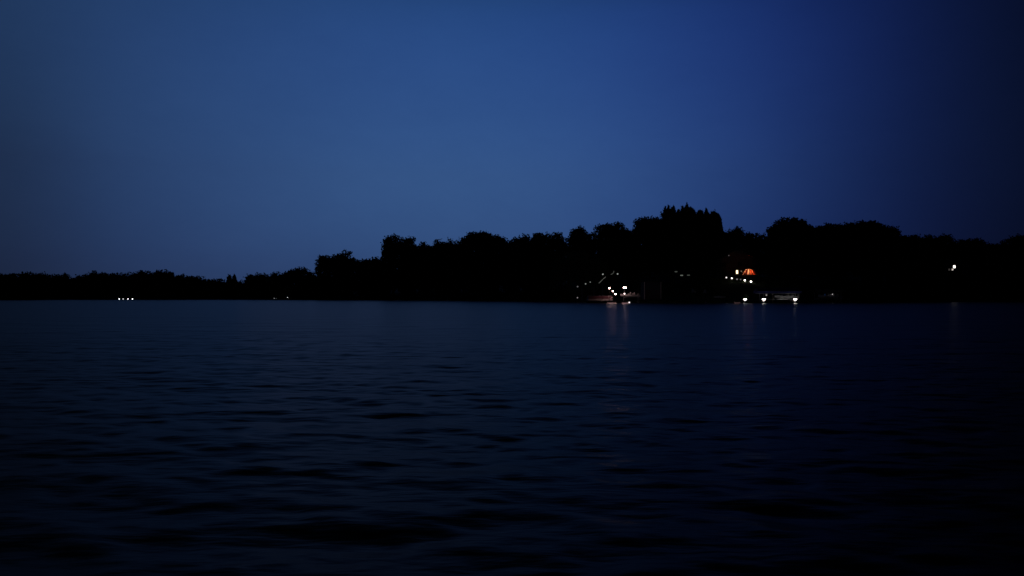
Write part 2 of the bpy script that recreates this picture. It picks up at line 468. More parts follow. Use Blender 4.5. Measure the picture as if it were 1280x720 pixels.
FL, NP, HS, RS = 'trees along the far left shore', 'trees on the wooded middle shore', 'tall trees behind the lit houses', 'trees on the right shore'
SKY = [
    (-70, -14, 22, 'low round tree cut by the left edge of the picture', FL, 'round'),
    (-20, 23.5, 20, 'long flat-topped tree at the extreme left of the far shore, ending in a notch', FL, 'round'),
    (23, 42, 22, 'small domed tree just right of the first notch in the far left treeline', FL, 'round'),
    (41, 56, 26, 'small rounded tree sloping down to a shallow dip, second dome from the left notch', FL, 'round'),
    (54, 70, 30, 'flat low tree filling the first shallow dip of the far left treeline', FL, 'round'),
    (69, 86, 24, 'rounded tree standing alone between two shallow dips of the far left treeline', FL, 'round'),
    (84, 98, 34, 'lowest flat tree in the deepest dip of the left half of the far treeline', FL, 'round'),
    (96, 111, 30, 'low sloping tree stepping up right of the deepest dip in the far treeline', FL, 'round'),
    (109, 133, 24, 'wide domed tree left of and above the row of four dock lights', FL, 'round'),
    (132, 156, 26, 'wide flat-topped tree directly above the left two of the four dock lights', FL, 'round'),
    (155, 171, 30, 'narrow low-topped tree directly above the right end of the four dock lights', FL, 'round'),
    (170, 191.5, 24, 'tall rounded tree to the right of the four dock lights, left of a matching dome', FL, 'round'),
    (190.5, 214, 26, 'tallest rounded dome of the far left treeline, last before it steps down', FL, 'round'),
    (212, 241, 28, 'sloping low tree at the foot of the tallest far dome, above the lit cabin', FL, 'round'),
    (239, 254, 32, 'small low tree with a tiny raised tip right of the lit cabin', FL, 'round'),
    (252, 283, 30, 'long level hedge-like tree leading up to the pair of pointed conifers', FL, 'round'),
    (283.6, 290.4, 26, 'left one of the two small pointed conifers on the far shore', FL, 'cone'),
    (289.6, 296.6, 26, 'right one of the two small pointed conifers on the far shore', FL, 'cone'),
    (295, 309, 34, 'very low tree in the lowest gap of the treeline right of the conifers', FL, 'round'),
    (307, 320, 30, 'tree with a steep left side rising out of the lowest gap in the treeline', FL, 'round'),
    (318, 349, 32, 'long low ragged tree above the cluster of five tiny shore lights', FL, 'round'),
    (347, 390, 28, 'broad smooth dome standing over the pale boathouse', FL, 'round'),
    (386, 402, 34, 'low tree squeezed between the smooth dome and the steep wooded point', FL, 'round'),
    (397, 444.5, 26, 'wide tall tree with a steep left edge that begins the wooded middle shore', NP, 'round'),
    (442, 460, 24, 'low bushy tree with small bumps right of the steep-edged wide tree', NP, 'round'),
    (456, 481, 26, 'low even tree just left of the tall blocky-headed tree', NP, 'round'),
    (479.3, 504, 22, 'tall tree with a rounded blocky head rising sheer above its left neighbours', NP, 'round'),
    (501, 519, 24, 'square-topped tree leaning against the right of the tall blocky-headed tree', NP, 'round'),
    (516, 541, 26, 'low domed tree in the dip right of the square-topped tree', NP, 'round'),
    (538, 557, 28, 'tree with one sharp spiky tip on the rising middle skyline', NP, 'round'),
    (555, 571, 26, 'narrow pointed tree right of the sharp spiky tip', NP, 'round'),
    (568, 591, 28, 'tree climbing in steps towards the first long crest of the middle skyline', NP, 'round'),
    (586, 613, 26, 'tree forming the high left part of the long crest at the picture middle', NP, 'round'),
    (608, 635, 30, 'tree falling in steps from the long crest at the picture middle', NP, 'round'),
    (632, 655, 32, 'low spiky tree in the dip right of the long middle crest', NP, 'round'),
    (652, 671, 34, 'tree with a double tip left of the level-topped tree with sky holes', NP, 'round'),
    (667, 709, 36, 'wide level-topped tree with small sky holes above the willow', NP, 'round'),
    (707, 743, 44, 'cone-shaped tree with a narrow peak right of the level-topped tree', NP, 'round'),
    (740, 787, 48, 'smooth domed tree directly above the lit boat and globe lamps', HS, 'round'),
    (782, 797, 56, 'low tree in the notch between the smooth dome and the highest grove', HS, 'round'),
    (792, 832, 60, 'flat shoulder-shaped tree on the left flank of the tall poplars', HS, 'round'),
    (828, 849, 62, 'feathery upright poplar at the left of the highest grove', HS, 'poplar'),
    (846, 871, 64, 'tallest feathery poplar, the highest point of the whole skyline', HS, 'poplar'),
    (867, 888, 62, 'feathery poplar right of the tallest one, slightly lower', HS, 'poplar'),
    (884, 905, 60, 'last poplar of the highest grove with a sheer right edge', HS, 'poplar'),
    (902, 931, 66, 'round low-topped tree at the foot of the poplars above the orange pavilion', HS, 'round'),
    (928, 961, 66, 'flat low tree between the orange pavilion and the spreading crown', HS, 'round'),
    (960.5, 1017, 58, 'tree with a flat spreading crown and a branch reaching out on its left', HS, 'flat'),
    (1008, 1026, 64, 'low tree in the dip right of the spreading crown', HS, 'round'),
    (1018, 1070, 52, 'wide uneven tree above the grey-topped boat lift', RS, 'round'),
    (1062, 1122.5, 48, 'largest broad dome of the right shore with a steep right edge', RS, 'round'),
    (1118, 1141, 50, 'low bumpy tree at the foot of the largest right dome', RS, 'round'),
    (1137, 1194.5, 50, 'long level tree standing above the white lit window on the right', RS, 'round'),
    (1189, 1254, 48, 'smooth low dome tapering down towards the right edge of the picture', RS, 'round'),
    (1250, 1310, 44, 'taller tree cut by the right edge of the picture', RS, 'round'),
]
for a in SKY:
    skyline_tree(*a)
# lower crowns below the spreading tree so its trunk stands among others
# ---- fill trees lost in the black bank: six kinds, then copies
protos = []
for k in range(6):
    rng = np.random.default_rng(40 + k)
    t = thing('broadleaf_tree', (0, 0, 0), None, 'tree')
    n = 2600
    d = rng.normal(0, 1, (n, 3)); d /= np.linalg.norm(d, axis=1)[:, None]
    rr = np.where(rng.random(n) < .6, .85 + .15 * rng.random(n), rng.random(n) ** .5)
    lump = 1 + .16 * np.sin(5 * d[:, 0] + k) * np.sin(4 * d[:, 2] + 2 * k) + .10 * np.sin(9 * d[:, 1] + 3 * k + 6 * d[:, 2])
    P = d * (rr * lump)[:, None] * np.array([.42, .42, .43]) * 10
    P[:, 2] += 5.3
    quads_object('crown', sprays(P, .5, rng, 1.2, 0, 3, .5), M['leaf'], t)
    trunk(t, 9, .2, .3, rng)
    protos.append(t)


def copy_tree(o, parent=None):
    c = o.copy(); col.objects.link(c)
    if parent:
        c.parent = parent
    for ch in o.children:
        copy_tree(ch, c)
    return c


used = set()
rng = np.random.default_rng(11)
ZONES = [(-40, 395, 13, 14, 'dark leafy tree lost in the black bank of the far left shore', 'unlit trees in the far left bank'),
         (405, 690, 13, 14, 'dark leafy tree lost in the black bank of the wooded middle shore', 'unlit trees in the middle bank'),
         (1085, 1300, 9, 14, 'dark leafy tree lost in the black bank of the right shore', 'unlit trees in the right bank'),
         (725, 1080, 17, 56, 'dark leafy tree lost in the blackness behind the houses and lamps', 'unlit trees behind the houses')]
for x0, x1, n, s0, lab, grp in ZONES:
    for i in range(n):
        px = x0 + (x1 - x0) * (i + .5 + rng.uniform(-.3, .3)) / n
        Y = float(shore(px)) + s0 - 4 + 8 * rng.random()
        wpx = (x1 - x0) / n * .9
        ptop = float(prof(np.linspace(px - wpx, px + wpx, 9)).max()) + (10 if x0 > 395 else 6) + 6 * rng.random()
        if 1165 < px < 1215:
            ptop = 345
        X = (px - 640) / F * Y
        gz = float(G(X, Y))
        h = CAMH + (HOR - ptop) / F * Y - gz
        k = int(rng.integers(6))
        t = protos[k] if k not in used else copy_tree(protos[k])
        used.add(k)
        t.location = (X, Y, gz)
        w = wpx * 1.25 / F * Y / 8.4
        t.scale = (w, w, h / 10)
        t.rotation_euler[2] = rng.random() * 6.28
        tag(t, lab, 'tree', grp)


# ---- weeping willow on the near bank
def willow():
    rng = np.random.default_rng(77)
    Y = float(shore(722)) + 17
    X = (724 - 640) / F * Y
    gz = float(G(X, Y))
    t = thing('willow_tree', (X, Y, gz), 'weeping willow with drooping grey-green strands left of the globe lamps', 'tree')
    htop = CAMH + (HOR - 314) / F * Y - gz
    hw = 35 / F * Y
    Q = []
    for k in range(620):
        a = rng.random() * 6.283
        r = math.sqrt(rng.random())
        x, y = hw * r * math.cos(a), hw * .75 * r * math.sin(a)
        zt = htop * (1 - .26 * r * r) * (.93 + .07 * rng.random()) + .25 * math.sin(x * 1.7) * r
        L = min((zt - 1.0), htop * (.18 + .5 * rng.random() * (.35 + r)))
        m = max(3, int(L / .38))
        zz = zt - np.arange(m) * .38
        dr = 1 + .10 * np.arange(m) / m
        P = np.stack([x * dr + rng.normal(0, .10, m), y * dr + rng.normal(0, .10, m), zz], -1)
        C = np.repeat(P, 2, 0) + rng.normal(0, .09, (m * 2, 3))
        ang = rng.random(m * 2) * 6.283
        w = np.stack([np.cos(ang), np.sin(ang), 0 * ang], -1) * .10
        dn = np.array([0, 0, -.30]) + rng.normal(0, .06, (m * 2, 3))
        Q.append(np.stack([C - dn, C + w, C + dn, C - w], 1))
    quads_object('crown', np.concatenate(Q), M['willow'], t)
    trunk(t, htop, .32, .4, rng, 9)


willow()


# ---- undergrowth on the bank
def undergrowth():
    rng = np.random.default_rng(5)
    P = []
    for px in np.arange(-80, 1340, 1.6):
        openlawn = 712 < px < 1062
        for k in range(6):
            s = rng.uniform(52, 74) if openlawn else 1.5 + 14 * rng.random() ** 1.5
            p = px + rng.uniform(-2, 2)
            Y = float(shore(p)) + s
            X = (p - 640) / F * Y
            h = (1.2 + 2.6 * abs(math.sin(px * .071) * math.sin(px * .023 + 1)) + 1.2 * rng.random()) * (1 if s > 3 else .5) * (2.0 if openlawn else 1)
            g = float(G(X, Y))
            for j in range(3):
                P.append((X + rng.normal(0, .5), Y + rng.normal(0, .5), g + h * rng.random()))
    o = quads_object('undergrowth', sprays(np.array(P), .55, rng, 1.2, .2, 3, .6), M['shrub'])
    tag(o, 'dark undergrowth along the shore under the trees', None, None, 'stuff')


undergrowth()


# ------------------------------------------------------------------ lamps
def lamp(name, px, py, Y, r, color, strength, label, cat='lamp', group=None, foot=None, squash=1.0, shade=False):
    """a lamp on its own post; foot = height of whatever it stands on (ground or a deck)"""
    X, _, z = at(px, py, Y)
    base = float(G(X, Y)) if foot is None else foot
    base = min(base, z - r - .15)
    t = thing(name, (X, Y, base), label, cat, group)
    h = z - base
    pm = MB().tube([(0, 0, -.05), (0, 0, h - r * squash)], [.05, .04], 8)
    pm.lathe((0, 0, 0), [(.10, 0), (.10, .05), (.05, .09)], 10)
    pm.build('post', M['darkwood'], t)
    MB().ball((0, 0, h), r, 14, squash).build('globe', emit('lamp_glow', color, strength), t, True)
    MB().lathe((0, 0, h + r * squash), [(.5 * r, -.04), (.4 * r, .02), (.05 * r, .06)], 10).build('cap', M['rubber'], t)
    return t


# far left: jetty with four white lamps
def jetty(px0, px1, Y, z, label, group=None, depth=1.6, cat='dock', mat_='wood'):
    X0, X1 = (px0 - 640) / F * Y, (px1 - 640) / F * Y
    t = thing('dock', ((X0 + X1) / 2, Y, 0), label, cat, group)
    L = X1 - X0
    mb = MB()
    nb = max(6, int(L / .3))
    for k in range(nb):
        mb.box((-L / 2 + (k + .5) * L / nb, 0, z - .02), (L / nb - .015, depth, .04))
    mb.build('deck', M[mat_], t)
    mb = MB()
    for yy in (-depth / 2 + .06, depth / 2 - .06):
        mb.box((0, yy, z - .13), (L, .06, .17))
    mb.build('beam', M['darkwood'], t)
    for k in range(max(2, int(L / 3) + 1)):
        x = -L / 2 + .15 + k * (L - .3) / max(1, int(L / 3))
        for yy in (-depth / 2 + .16, depth / 2 - .16):
            MB().tube([(x, yy, -1.6), (x, yy, z - .045)], .07, 8).build('piling', M['darkwood'], t)
    return t


jetty(140, 172, 381, .12, 'low dark dock under the row of four white lights on the far left shore')
for k, (px, lab) in enumerate(((149, 'leftmost of the four white lights in a row on the far left dock'), (153.9, 'faintest of the four white dock lights, second from the left'),
                               (160, 'third from the left of the four white lights on the far dock'), (165.6, 'rightmost of the four white lights in a row on the far left dock'))):
    lamp('dock_light', px, 373.7, 381, .24, COOL, (3.2, 1.1, 2.6, 3.6)[k], lab, 'dock light', 'four white lights on the far left dock', foot=.12)
jetty(338, 366, 379, .14, 'low dark dock left of the pale boathouse on the far shore')
for px, py, r, st, lab in ((343, 372.9, .24, .35, 'leftmost of the five tiny lights left of the pale boathouse'), (345.4, 372.6, .24, .35, 'second tiny light from the left beside the pale boathouse'),
                           (350.5, 372.3, .22, .22, 'lone faint middle light of the five near the pale boathouse'), (359, 372, .32, 2.6, 'brightest of the five tiny lights beside the pale boathouse'),
                           (361.6, 373.2, .25, 1.0, 'low white light just right of the brightest one by the pale boathouse')):
    lamp('dock_light', px, py, 379, r, COOL, st, lab, 'dock light', 'five tiny lights by the pale boathouse', foot=.14)


# ------------------------------------------------------------------ buildings
def house(name, px0, px1, Y, eave, ridge, label, cat, wall='siding', depth=7.0, base=None, chimney=True, windows=(), gable=True, door=True, corner=None):
    """eave, ridge: photo rows; windows: (px, py, w px, h px, material or None, part label)"""
    xm = (px0 + px1) / 2
    X = (xm - 640) / F * Y
    g = float(G(X, Y)) if base is None else base
    t = thing(name, (X, Y, g), label, cat)
    W = (px1 - px0) / F * Y
    zt, zr = at(0, eave, Y)[2] - g, at(0, ridge, Y)[2] - g
    w = MB().box((0, depth / 2, zt / 2 - .4), (W, depth, zt + .8))
    w.build('wall', M[wall], t)
    rf = MB()
    o = .45
    if gable:                                                # gable end to the lake: ridge runs in depth
        for sgn in (-1, 1):
            a, b = (sgn * (W / 2 + o), zt - .12), (0, zr)
            rf.loft([[(a[0], yy, a[1]), (b[0], yy, b[1]), (b[0], yy, b[1] + .18), (a[0], yy, a[1] + .18)] for yy in (-o, depth + o)])
        MB().loft([[(-W / 2 + .05, yy, zt + .001), (W / 2 - .05, yy, zt + .001), (0, yy, zr - .1)] for yy in (.02, depth - .02)]).build('gable', M[wall], t)
    else:
        for sgn in (-1, 1):
            yb = depth / 2 + sgn * (depth / 2 + o)
            rf.loft([[(xx, yb, zt - .05), (xx, depth / 2, zr), (xx, depth / 2, zr + .18), (xx, yb, zt + .13)] for xx in (-W / 2 - o, W / 2 + o)])
    r = rf.build('roof', M['shingle'], t)
    if chimney:
        MB().box((W * .25, depth * .55, zr - .2), (.7, .7, 1.7)).box((W * .25, depth * .55, zr + .69), (.82, .82, .1)).build('chimney', M['brick'], r)
    for px, py, ww, wh, m, lab in windows:
        x = (px - xm) / F * Y
        z = at(0, py, Y)[2] - g
        a, b = ww / F * Y, wh / F * Y
        f = MB()
        fw = .07
        for dx, dz, sx, sz in ((0, b / 2 + fw / 2, a + 2 * fw, fw), (0, -b / 2 - fw / 2, a + 2 * fw, fw), (-a / 2 - fw / 2, 0, fw, b), (a / 2 + fw / 2, 0, fw, b)):
            f.box((x + dx, -.03, z + dz), (sx, .08, sz))
        if a > .8:
            f.box((x, -.03, z), (.05, .05, b))
        fo = f.build('window', M['darkwood'], t)
        if lab:
            fo['label'] = lab
        MB().box((x, -.008, z), (a, .012, b)).build('pane', m or M['glass'], fo)
    if door:
        x = -W * .3
        d = MB().box((x, -.03, 1.02), (.95, .05, 2.04)).build('door', M['darkwood'], t)
        MB().ball((x + .36, -.09, 1.0), .04, 8).build('handle', M['alu'], d)
    if corner:
        for sgn in (-1, 1):
            MB().box((sgn * (W / 2 + .004), -.06, zt / 2), (.14, .14, zt)).build('corner_post', M[corner], t)
    return t


house('boathouse', 363.5, 380.5, 384, 369.5, 367.6, 'pale boathouse low on the far shore, right of the five tiny lights', 'boathouse', 'palesiding', 5, base=.2, chimney=False, gable=False)
house('lake_cabin', 226, 245, 416, 361.5, 356.5, 'dark cabin with a small lit window and porch light on the far left shore', 'cabin', depth=6,
      windows=[(234.2, 365.2, 1.9, 1.6, emit('cabin_window', (.9, .9, .8), .28), 'upper lit window'), (237.4, 369, 1.4, 1.6, emit('cabin_window_low', (.9, .8, .65), .06), 'lower dim window'), (230, 366, 1.6, 1.6, None, None)], chimney=False)
house('lake_cabin', 277, 292, 416, 363, 358, 'dark cabin with one very faint window under the pointed conifers', 'cabin', depth=6,
      windows=[(284.3, 366.3, 2.6, .9, emit('faint_window', (.9, .8, .65), .07), 'faint wide window'), (280.5, 367, 1.4, 1.4, None, None)], chimney=False)
G1 = emit('greenish_window', (.75, .85, .72), .16)
house('lake_cottage', 832, 868, 204, 341.5, 334, 'dark cottage with three faint windows in a row left of the orange pavilion', 'cottage', depth=8,
      windows=[(839, 344.1, 2.6, 1.2, G1, None), (852, 344.2, 3.4, 1.2, G1, None), (860.6, 344, 3.6, 1.1, emit('dim_window', (.75, .85, .72), .07), 'dimmest right window'),
               (845, 339.6, 3.4, 1.2, emit('dim_gable_window', (.75, .85, .72), .07), 'small window up in the gable'), (846, 344.2, 1.6, 1.4, None, None)])
house('hillside_house', 896, 948, 214, 326, 311, 'dark two-storey house on the hill behind the glowing orange pavilion', 'house', depth=9,
      windows=[(921.3, 340, 2.5, 4.4, emit('warm_window', (1, .74, .42), 2.6), 'bright narrow warm window'), (926.6, 339, 1.4, 1.8, emit('dim_warm_window', (.9, .8, .55), .14), None),
               (911, 319.4, 1.3, 1.0, emit('tiny_window', (.8, .85, .8), .12), 'tiny faint attic window'), (905, 331, 5, 5, None, None), (925, 330, 5, 5, None, None), (905, 341, 4, 6, None, None)])
WH = emit('white_window', (1, .90, .84), 2.2)
house('hillside_house', 1172, 1212, 250, 329, 320, 'dark house with one bright white window on the right shore', 'house', depth=9,
      windows=[(1192.8, 333.4, 3.0, 3.4, WH, 'bright white window'), (1190.6, 336.9, 2.2, 2.2, emit('half_curtained_window', (1, .85, .78), .55), 'lower half-curtained window'),
               (1186.6, 337, 2.4, 2.4, emit('very_dim_window', (.9, .8, .75), .035), 'very dim window'), (1201, 333, 4, 4, None, None), (1179, 333, 4, 4, None, None)])
house('boat_shed', 805.5, 826, 173, 352.2, 349.8, 'blue-grey shed with pale corner posts standing at the water right of the raised boat', 'shed', 'bluesiding', 5, chimney=False, gable=False, corner='paint')


# ------------------------------------------------------------------ hillside deck and glowing pavilion
def deck():
    Y = 207.0
    x0, x1 = (913 - 640) / F * Y, (950 - 640) / F * Y
    z = at(0, 343.6, Y)[2]
    g = float(G((x0 + x1) / 2, Y + 2.4))
    t = thing('hillside_deck', ((x0 + x1) / 2, Y + 2.4, g), 'raised wooden deck carrying the orange pavilion in front of the hill house', 'deck')
    L, D, h = x1 - x0, 4.8, z - g
    mb = MB()
    for k in range(16):
        mb.box((0, -D / 2 + (k + .5) * D / 16, h - .03), (L, D / 16 - .012, .06))
    mb.build('platform', M['wood'], t)
    for i in (-1, 0, 1):
        for j in (-1, 1):
            MB().box((i * (L / 2 - .15), j * (D / 2 - .15), (h - .06) / 2 - .3), (.16, .16, h - .06 + .6)).build('support_post', M['darkwood'], t)
    return t, z, Y


dk, dz, dY = deck()


def pavilion():
    Y = dY + 2.2
    X = (936.4 - 640) / F * Y
    z = dz
    t = thing('garden_pavilion', (X, Y, z), 'glowing orange-red canopy pavilion with dark ribs on the hillside deck', 'pavilion')
    fab = bpy.data.materials.new('orange_fabric')
    fab.use_nodes = True
    nt = fab.node_tree
    nt.nodes.remove(nt.nodes['Principled BSDF'])
    tr = nt.nodes.new('ShaderNodeBsdfTranslucent'); df = nt.nodes.new('ShaderNodeBsdfDiffuse'); mx = nt.nodes.new('ShaderNodeMixShader')
    no = nt.nodes.new('ShaderNodeTexNoise'); no.inputs['Scale'].default_value = 2.2
    rp = nt.nodes.new('ShaderNodeValToRGB')
    rp.color_ramp.elements[0].position = .35; rp.color_ramp.elements[0].color = (.62, .05, .02, 1)
    rp.color_ramp.elements[1].position = .68; rp.color_ramp.elements[1].color = (.92, .20, .085, 1)
    tc = nt.nodes.new('ShaderNodeTexCoord')
    nt.links.new(tc.outputs['Object'], no.inputs['Vector']); nt.links.new(no.outputs['Fac'], rp.inputs['Fac'])
    nt.links.new(rp.outputs['Color'], tr.inputs['Color']); nt.links.new(rp.outputs['Color'], df.inputs['Color'])
    mx.inputs[0].default_value = .25
    nt.links.new(tr.outputs[0], mx.inputs[1]); nt.links.new(df.outputs[0], mx.inputs[2])
    nt.links.new(mx.outputs[0], nt.nodes['Material Output'].inputs[0])
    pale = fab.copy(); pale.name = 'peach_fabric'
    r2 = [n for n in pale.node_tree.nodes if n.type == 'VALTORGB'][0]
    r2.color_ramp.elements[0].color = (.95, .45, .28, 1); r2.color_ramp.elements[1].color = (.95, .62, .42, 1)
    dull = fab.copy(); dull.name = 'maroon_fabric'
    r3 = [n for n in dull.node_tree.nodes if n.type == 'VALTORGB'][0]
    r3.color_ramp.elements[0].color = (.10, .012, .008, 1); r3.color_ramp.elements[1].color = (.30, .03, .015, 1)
    n, rb, rt, h0, h1 = 14, 1.85, .92, .05, 1.42
    for k in range(n):
        a0, a1 = 2 * math.pi * (k + .08) / n, 2 * math.pi * (k + .92) / n
        q = []
        for a, r_, zz in ((a0, rb, h0), (a1, rb, h0), (a1, rt, h1), (a0, rt, h1)):
            q.append((r_ * math.cos(a), r_ * math.sin(a), zz))
        mb = MB(); mb.v = q; mb.f = [[0, 1, 2, 3]]
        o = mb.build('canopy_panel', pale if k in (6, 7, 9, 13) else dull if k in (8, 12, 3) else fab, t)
    for k in range(n):
        a = 2 * math.pi * k / n
        MB().tube([(rb * math.cos(a), rb * math.sin(a), 0), (rt * math.cos(a), rt * math.sin(a), h1 + .03)], .085, 6).build('rib', M['darkwood'], t)
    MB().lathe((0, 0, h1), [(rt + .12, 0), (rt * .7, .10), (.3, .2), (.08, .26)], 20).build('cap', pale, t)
    MB().tube([(0, 0, h1 + .255), (0, 0, h1 + .5)], [.06, .03], 6).build('finial', M['darkwood'], t)
    MB().ball((0, 0, .55), .16, 14).build('lantern', emit('pavilion_lantern', (1, .64, .40), 105), t)
    return t


pavilion()


def stair_rail(name, pts, Y, label, m, r=.05, nposts=5):
    P = [at(px, py, Y) for px, py in pts]
    mid = P[0]
    g0 = float(G(mid[0], Y))
    t = thing(name, (mid[0], Y, g0), label, 'railing')
    L = [(p[0] - mid[0], 0, p[2] - g0) for p in P]
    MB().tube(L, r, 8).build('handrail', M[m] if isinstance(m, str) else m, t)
    for k in range(nposts):
        f = k / (nposts - 1) * (len(L) - 1)
        i = min(int(f), len(L) - 2)
        q = [L[i][c] + (L[i + 1][c] - L[i][c]) * (f - i) for c in range(3)]
        g = float(G(mid[0] + q[0], Y)) - g0
        MB().tube([(q[0], 0, min(g, q[2] - .5) - .1), (q[0], 0, q[2])], r * .8, 7).build('baluster', M['darkwood'], t)
    return t


stair_rail('deck_railing', [(905, 348.6), (942, 354.6)], 204.6, 'long dark railing sloping down right below the orange pavilion, carrying six lamps', 'darkwood', .06, 9)
for px, py, r, st, lab in ((908, 346.9, .21, 1.1, 'uppermost lamp at the left end of the sloping railing, half dimmed'), (914.8, 347.8, .21, 2.2, 'second lamp down the sloping railing, fairly bright'),
                           (921.3, 349, .20, .18, 'dim third lamp down the sloping railing'), (925.8, 349.3, .20, .08, 'dimmest lamp in the middle of the sloping railing'),
                           (931, 350.4, .22, 5, 'bright fifth lamp down the sloping railing under the pavilion'), (938.8, 352, .22, 6, 'lowest and brightest lamp at the right end of the sloping railing')):
    lamp('railing_lamp', px, py, 204.3, r, (1, .95, .9), st, lab, 'lamp', 'lamps on the railing below the pavilion')

stair_rail('stair_handrail', [(748.5, 354), (751.5, 351.3), (754, 348.6), (757.3, 346)], 203, 'pale slanting handrail climbing the slope above the globe lamps', emit('handrail_glow', (.95, 1, .88), .075), .08, 3)  # handrail glows by itself in place of lamplight falling on it
lamp('garden_lamp', 753.6, 342.8, 202, .18, (.9, 1, .9), .32, 'faint garden lamp just above the top of the pale handrail', 'lamp', 'faint garden lamps on the left slope')
lamp('garden_lamp', 772, 342.4, 208, .19, (.9, 1, .9), .30, 'faint garden lamp farthest right on the slope, above the twin globes', 'lamp', 'faint garden lamps on the left slope')
lamp('garden_lamp', 722, 358.2, 200, .20, (.9, .9, .95), .10, 'dimmest garden lamp, farthest left under the willow', 'lamp', 'faint garden lamps on the left slope')
lamp('garden_lamp', 732, 354.8, 202, .16, (.9, 1, .9), .26, 'left one of two faint lamps side by side under the willow', 'lamp', 'faint garden lamps on the left slope')
lamp('garden_lamp', 737.8, 352.6, 203, .15, (.9, 1, .9), .16, 'right one of two faint lamps side by side under the willow', 'lamp', 'faint garden lamps on the left slope')
stair_rail('curved_trellis', [(763.4, 343.2), (765.6, 342.2), (767.2, 340.6), (767.4, 338.6)], 208, 'short curved pale rail between two faint garden lamps', emit('curved_rail_glow', (.95, 1, .9), .06), .08, 2)  # this rail's emission also stands in for light falling on it
for px, pt, pb, Y, lab in ((727.4, 360, 365, 196, 'leftmost pale wooden post under the willow'), (742.3, 358.5, 365, 196, 'pale wooden post between the willow and the pale handrail'),
                           (753.2, 354, 363, 198, 'tallest pale wooden post below the pale handrail')):
    X = (px - 640) / F * Y
    g = float(G(X, Y))
    zt = at(px, pt, Y)[2]
    t = thing('garden_post', (X, Y, g), lab, 'post', 'pale posts on the left slope')
    MB().tube([(0, 0, -.3), (.03, 0, (zt - g) * .5), (0, 0, zt - g)], [.13, .12, .10], 8).build('shaft', M['palesiding'], t)
    MB().lathe((0, 0, zt - g), [(.15, 0), (.15, .05), (.03, .12)], 8).build('cap', M['wood'], t)

# ------------------------------------------------------------------ lit landing: globes, boats, docks
PK = (1.0, .62, .58)
DG = 'bright globe lamps at the boat landing'
lamp('globe_lamp', 761.6, 360.1, 163.2, .135, PK, 30, 'highest of the three bright globes descending in a diagonal line', 'lamp', DG, foot=.34)
lamp('globe_lamp', 766, 363.7, 163, .13, PK, 28, 'middle of the three bright globes descending in a diagonal line', 'lamp', DG, foot=.34)
lamp('globe_lamp', 769.2, 367.5, 162.8, .135, PK, 30, 'lowest of the three bright globes descending in a diagonal line', 'lamp', DG, foot=.34)


def twin_lamp():
    Y = 162.6
    X, _, z = at(781.1, 359.5, Y)
    g = .34
    t = thing('twin_lamp_post', (X, Y, g), 'lamp post with two bright globes side by side and a lower bulb', 'lamp')
    h = z - g
    MB().tube([(0, 0, -.8), (0, 0, h - .12)], [.08, .06], 8).build('post', M['darkwood'], t)
    MB().box((0, 0, h - .19), (.62, .06, .06)).build('crossarm', M['darkwood'], t)
    for dx, s in ((-.21, 28), (.21, 20)):
        MB().ball((dx, 0, h), .13, 12).build('globe', emit('twin_globe', PK if dx < 0 else (1, .62, .58), s), t, True)
    zl = at(0, 367.1, Y)[2] - g
    MB().ball((-.1, -.16, zl), .15, 10, .8).build('bulb', emit('low_bulb', (1, .82, .8), 4), t, True)
    zl = at(0, 363, Y)[2] - g
    MB().box((-.10, -.11, zl), (.30, .06, .36)).build('plaque', M['paint'], t)
    MB().box((-.10, -.11, zl + .26), (.40, .10, .04)).build('plaque_cap', M['darkwood'], t)


twin_lamp()


def pontoon():
    Y = 165.6
    x0, x1 = (732 - 640) / F * Y, (766 - 640) / F * Y
    L = x1 - x0
    t = thing('pontoon_boat', ((x0 + x1) / 2, Y, 0), 'long maroon-sided pontoon boat with a bright pale deck edge moored under the globe lamps', 'boat')
    for sgn in (-1, 1):
        MB().tube([(-L / 2, sgn * .8, .40), (-L / 2 + .5, sgn * .8, .24), (L / 2 - .15, sgn * .8, .22), (L / 2, sgn * .8, .22)], [.05, .30, .30, .22], 12).build('pontoon', M['rubber'], t, True)
    MB().box((.1, 0, .68), (L - .5, 2.3, .34)).build('deck', M['fender'], t)
    for sgn in (-1, 1):
        fp = MB().box((.1, sgn * 1.1, 1.14), (L - .8, .05, .58)).build('fence_panel', M['maroon'], t)
        rl = MB().tube([(-L / 2 + .5, sgn * 1.1, 1.46), (L / 2 - .3, sgn * 1.1, 1.46)], .03, 7)
        for k in range(6):
            x = -L / 2 + .5 + k * (L - .8) / 5
            rl.tube([(x, sgn * 1.1, .86), (x, sgn * 1.1, 1.45)], .025, 6)
        rl.build('rail', M['alu'], fp)
    MB().box((-L / 2 + .42, 0, 1.14), (.05, 2.1, .56)).build('bow_gate', M['maroon'], t)
    for sx in (-1.4, .9):
        st = MB().box((sx, .6, 1.03), (1.3, .6, .36)).build('seat', M['canvas'], t)
        MB().box((sx, .86, 1.32), (1.3, .14, .30)).build('backrest', M['canvas'], st)
    c = MB().box((.1, -.3, 1.2), (.5, .6, .7), taper=.8).build('console', M['white'], t)
    MB().tube([(-.15, -.3, 1.42), (-.22, -.3, 1.46)], [.2, .2], 14).build('wheel', M['rubber'], c)
    m = MB().box((L / 2 - .05, 0, .95), (.4, .42, .6), taper=.75).build('outboard_motor', M['rubber'], t)
    MB().box((L / 2 - .02, 0, .3), (.14, .14, .8)).build('leg', M['rubber'], m)
    ld = MB()
    a, b = at(761.4, 374.4, Y - 1.3), at(765.8, 371.4, Y - 1.3)
    o = (x0 + x1) / 2
    for dy in (0, .3):
        ld.tube([(a[0] - o, -1.25 + dy * .3, a[2]), (b[0] - o, -1.25 + dy * .3, b[2])], .07, 7)
    ld.tube([(a[0] - o, -1.25, a[2]), (a[0] - o - .06, -1.25, a[2] + .8)], .03, 6)
    ld.build('boarding_rail', M['paint'], t)


pontoon()


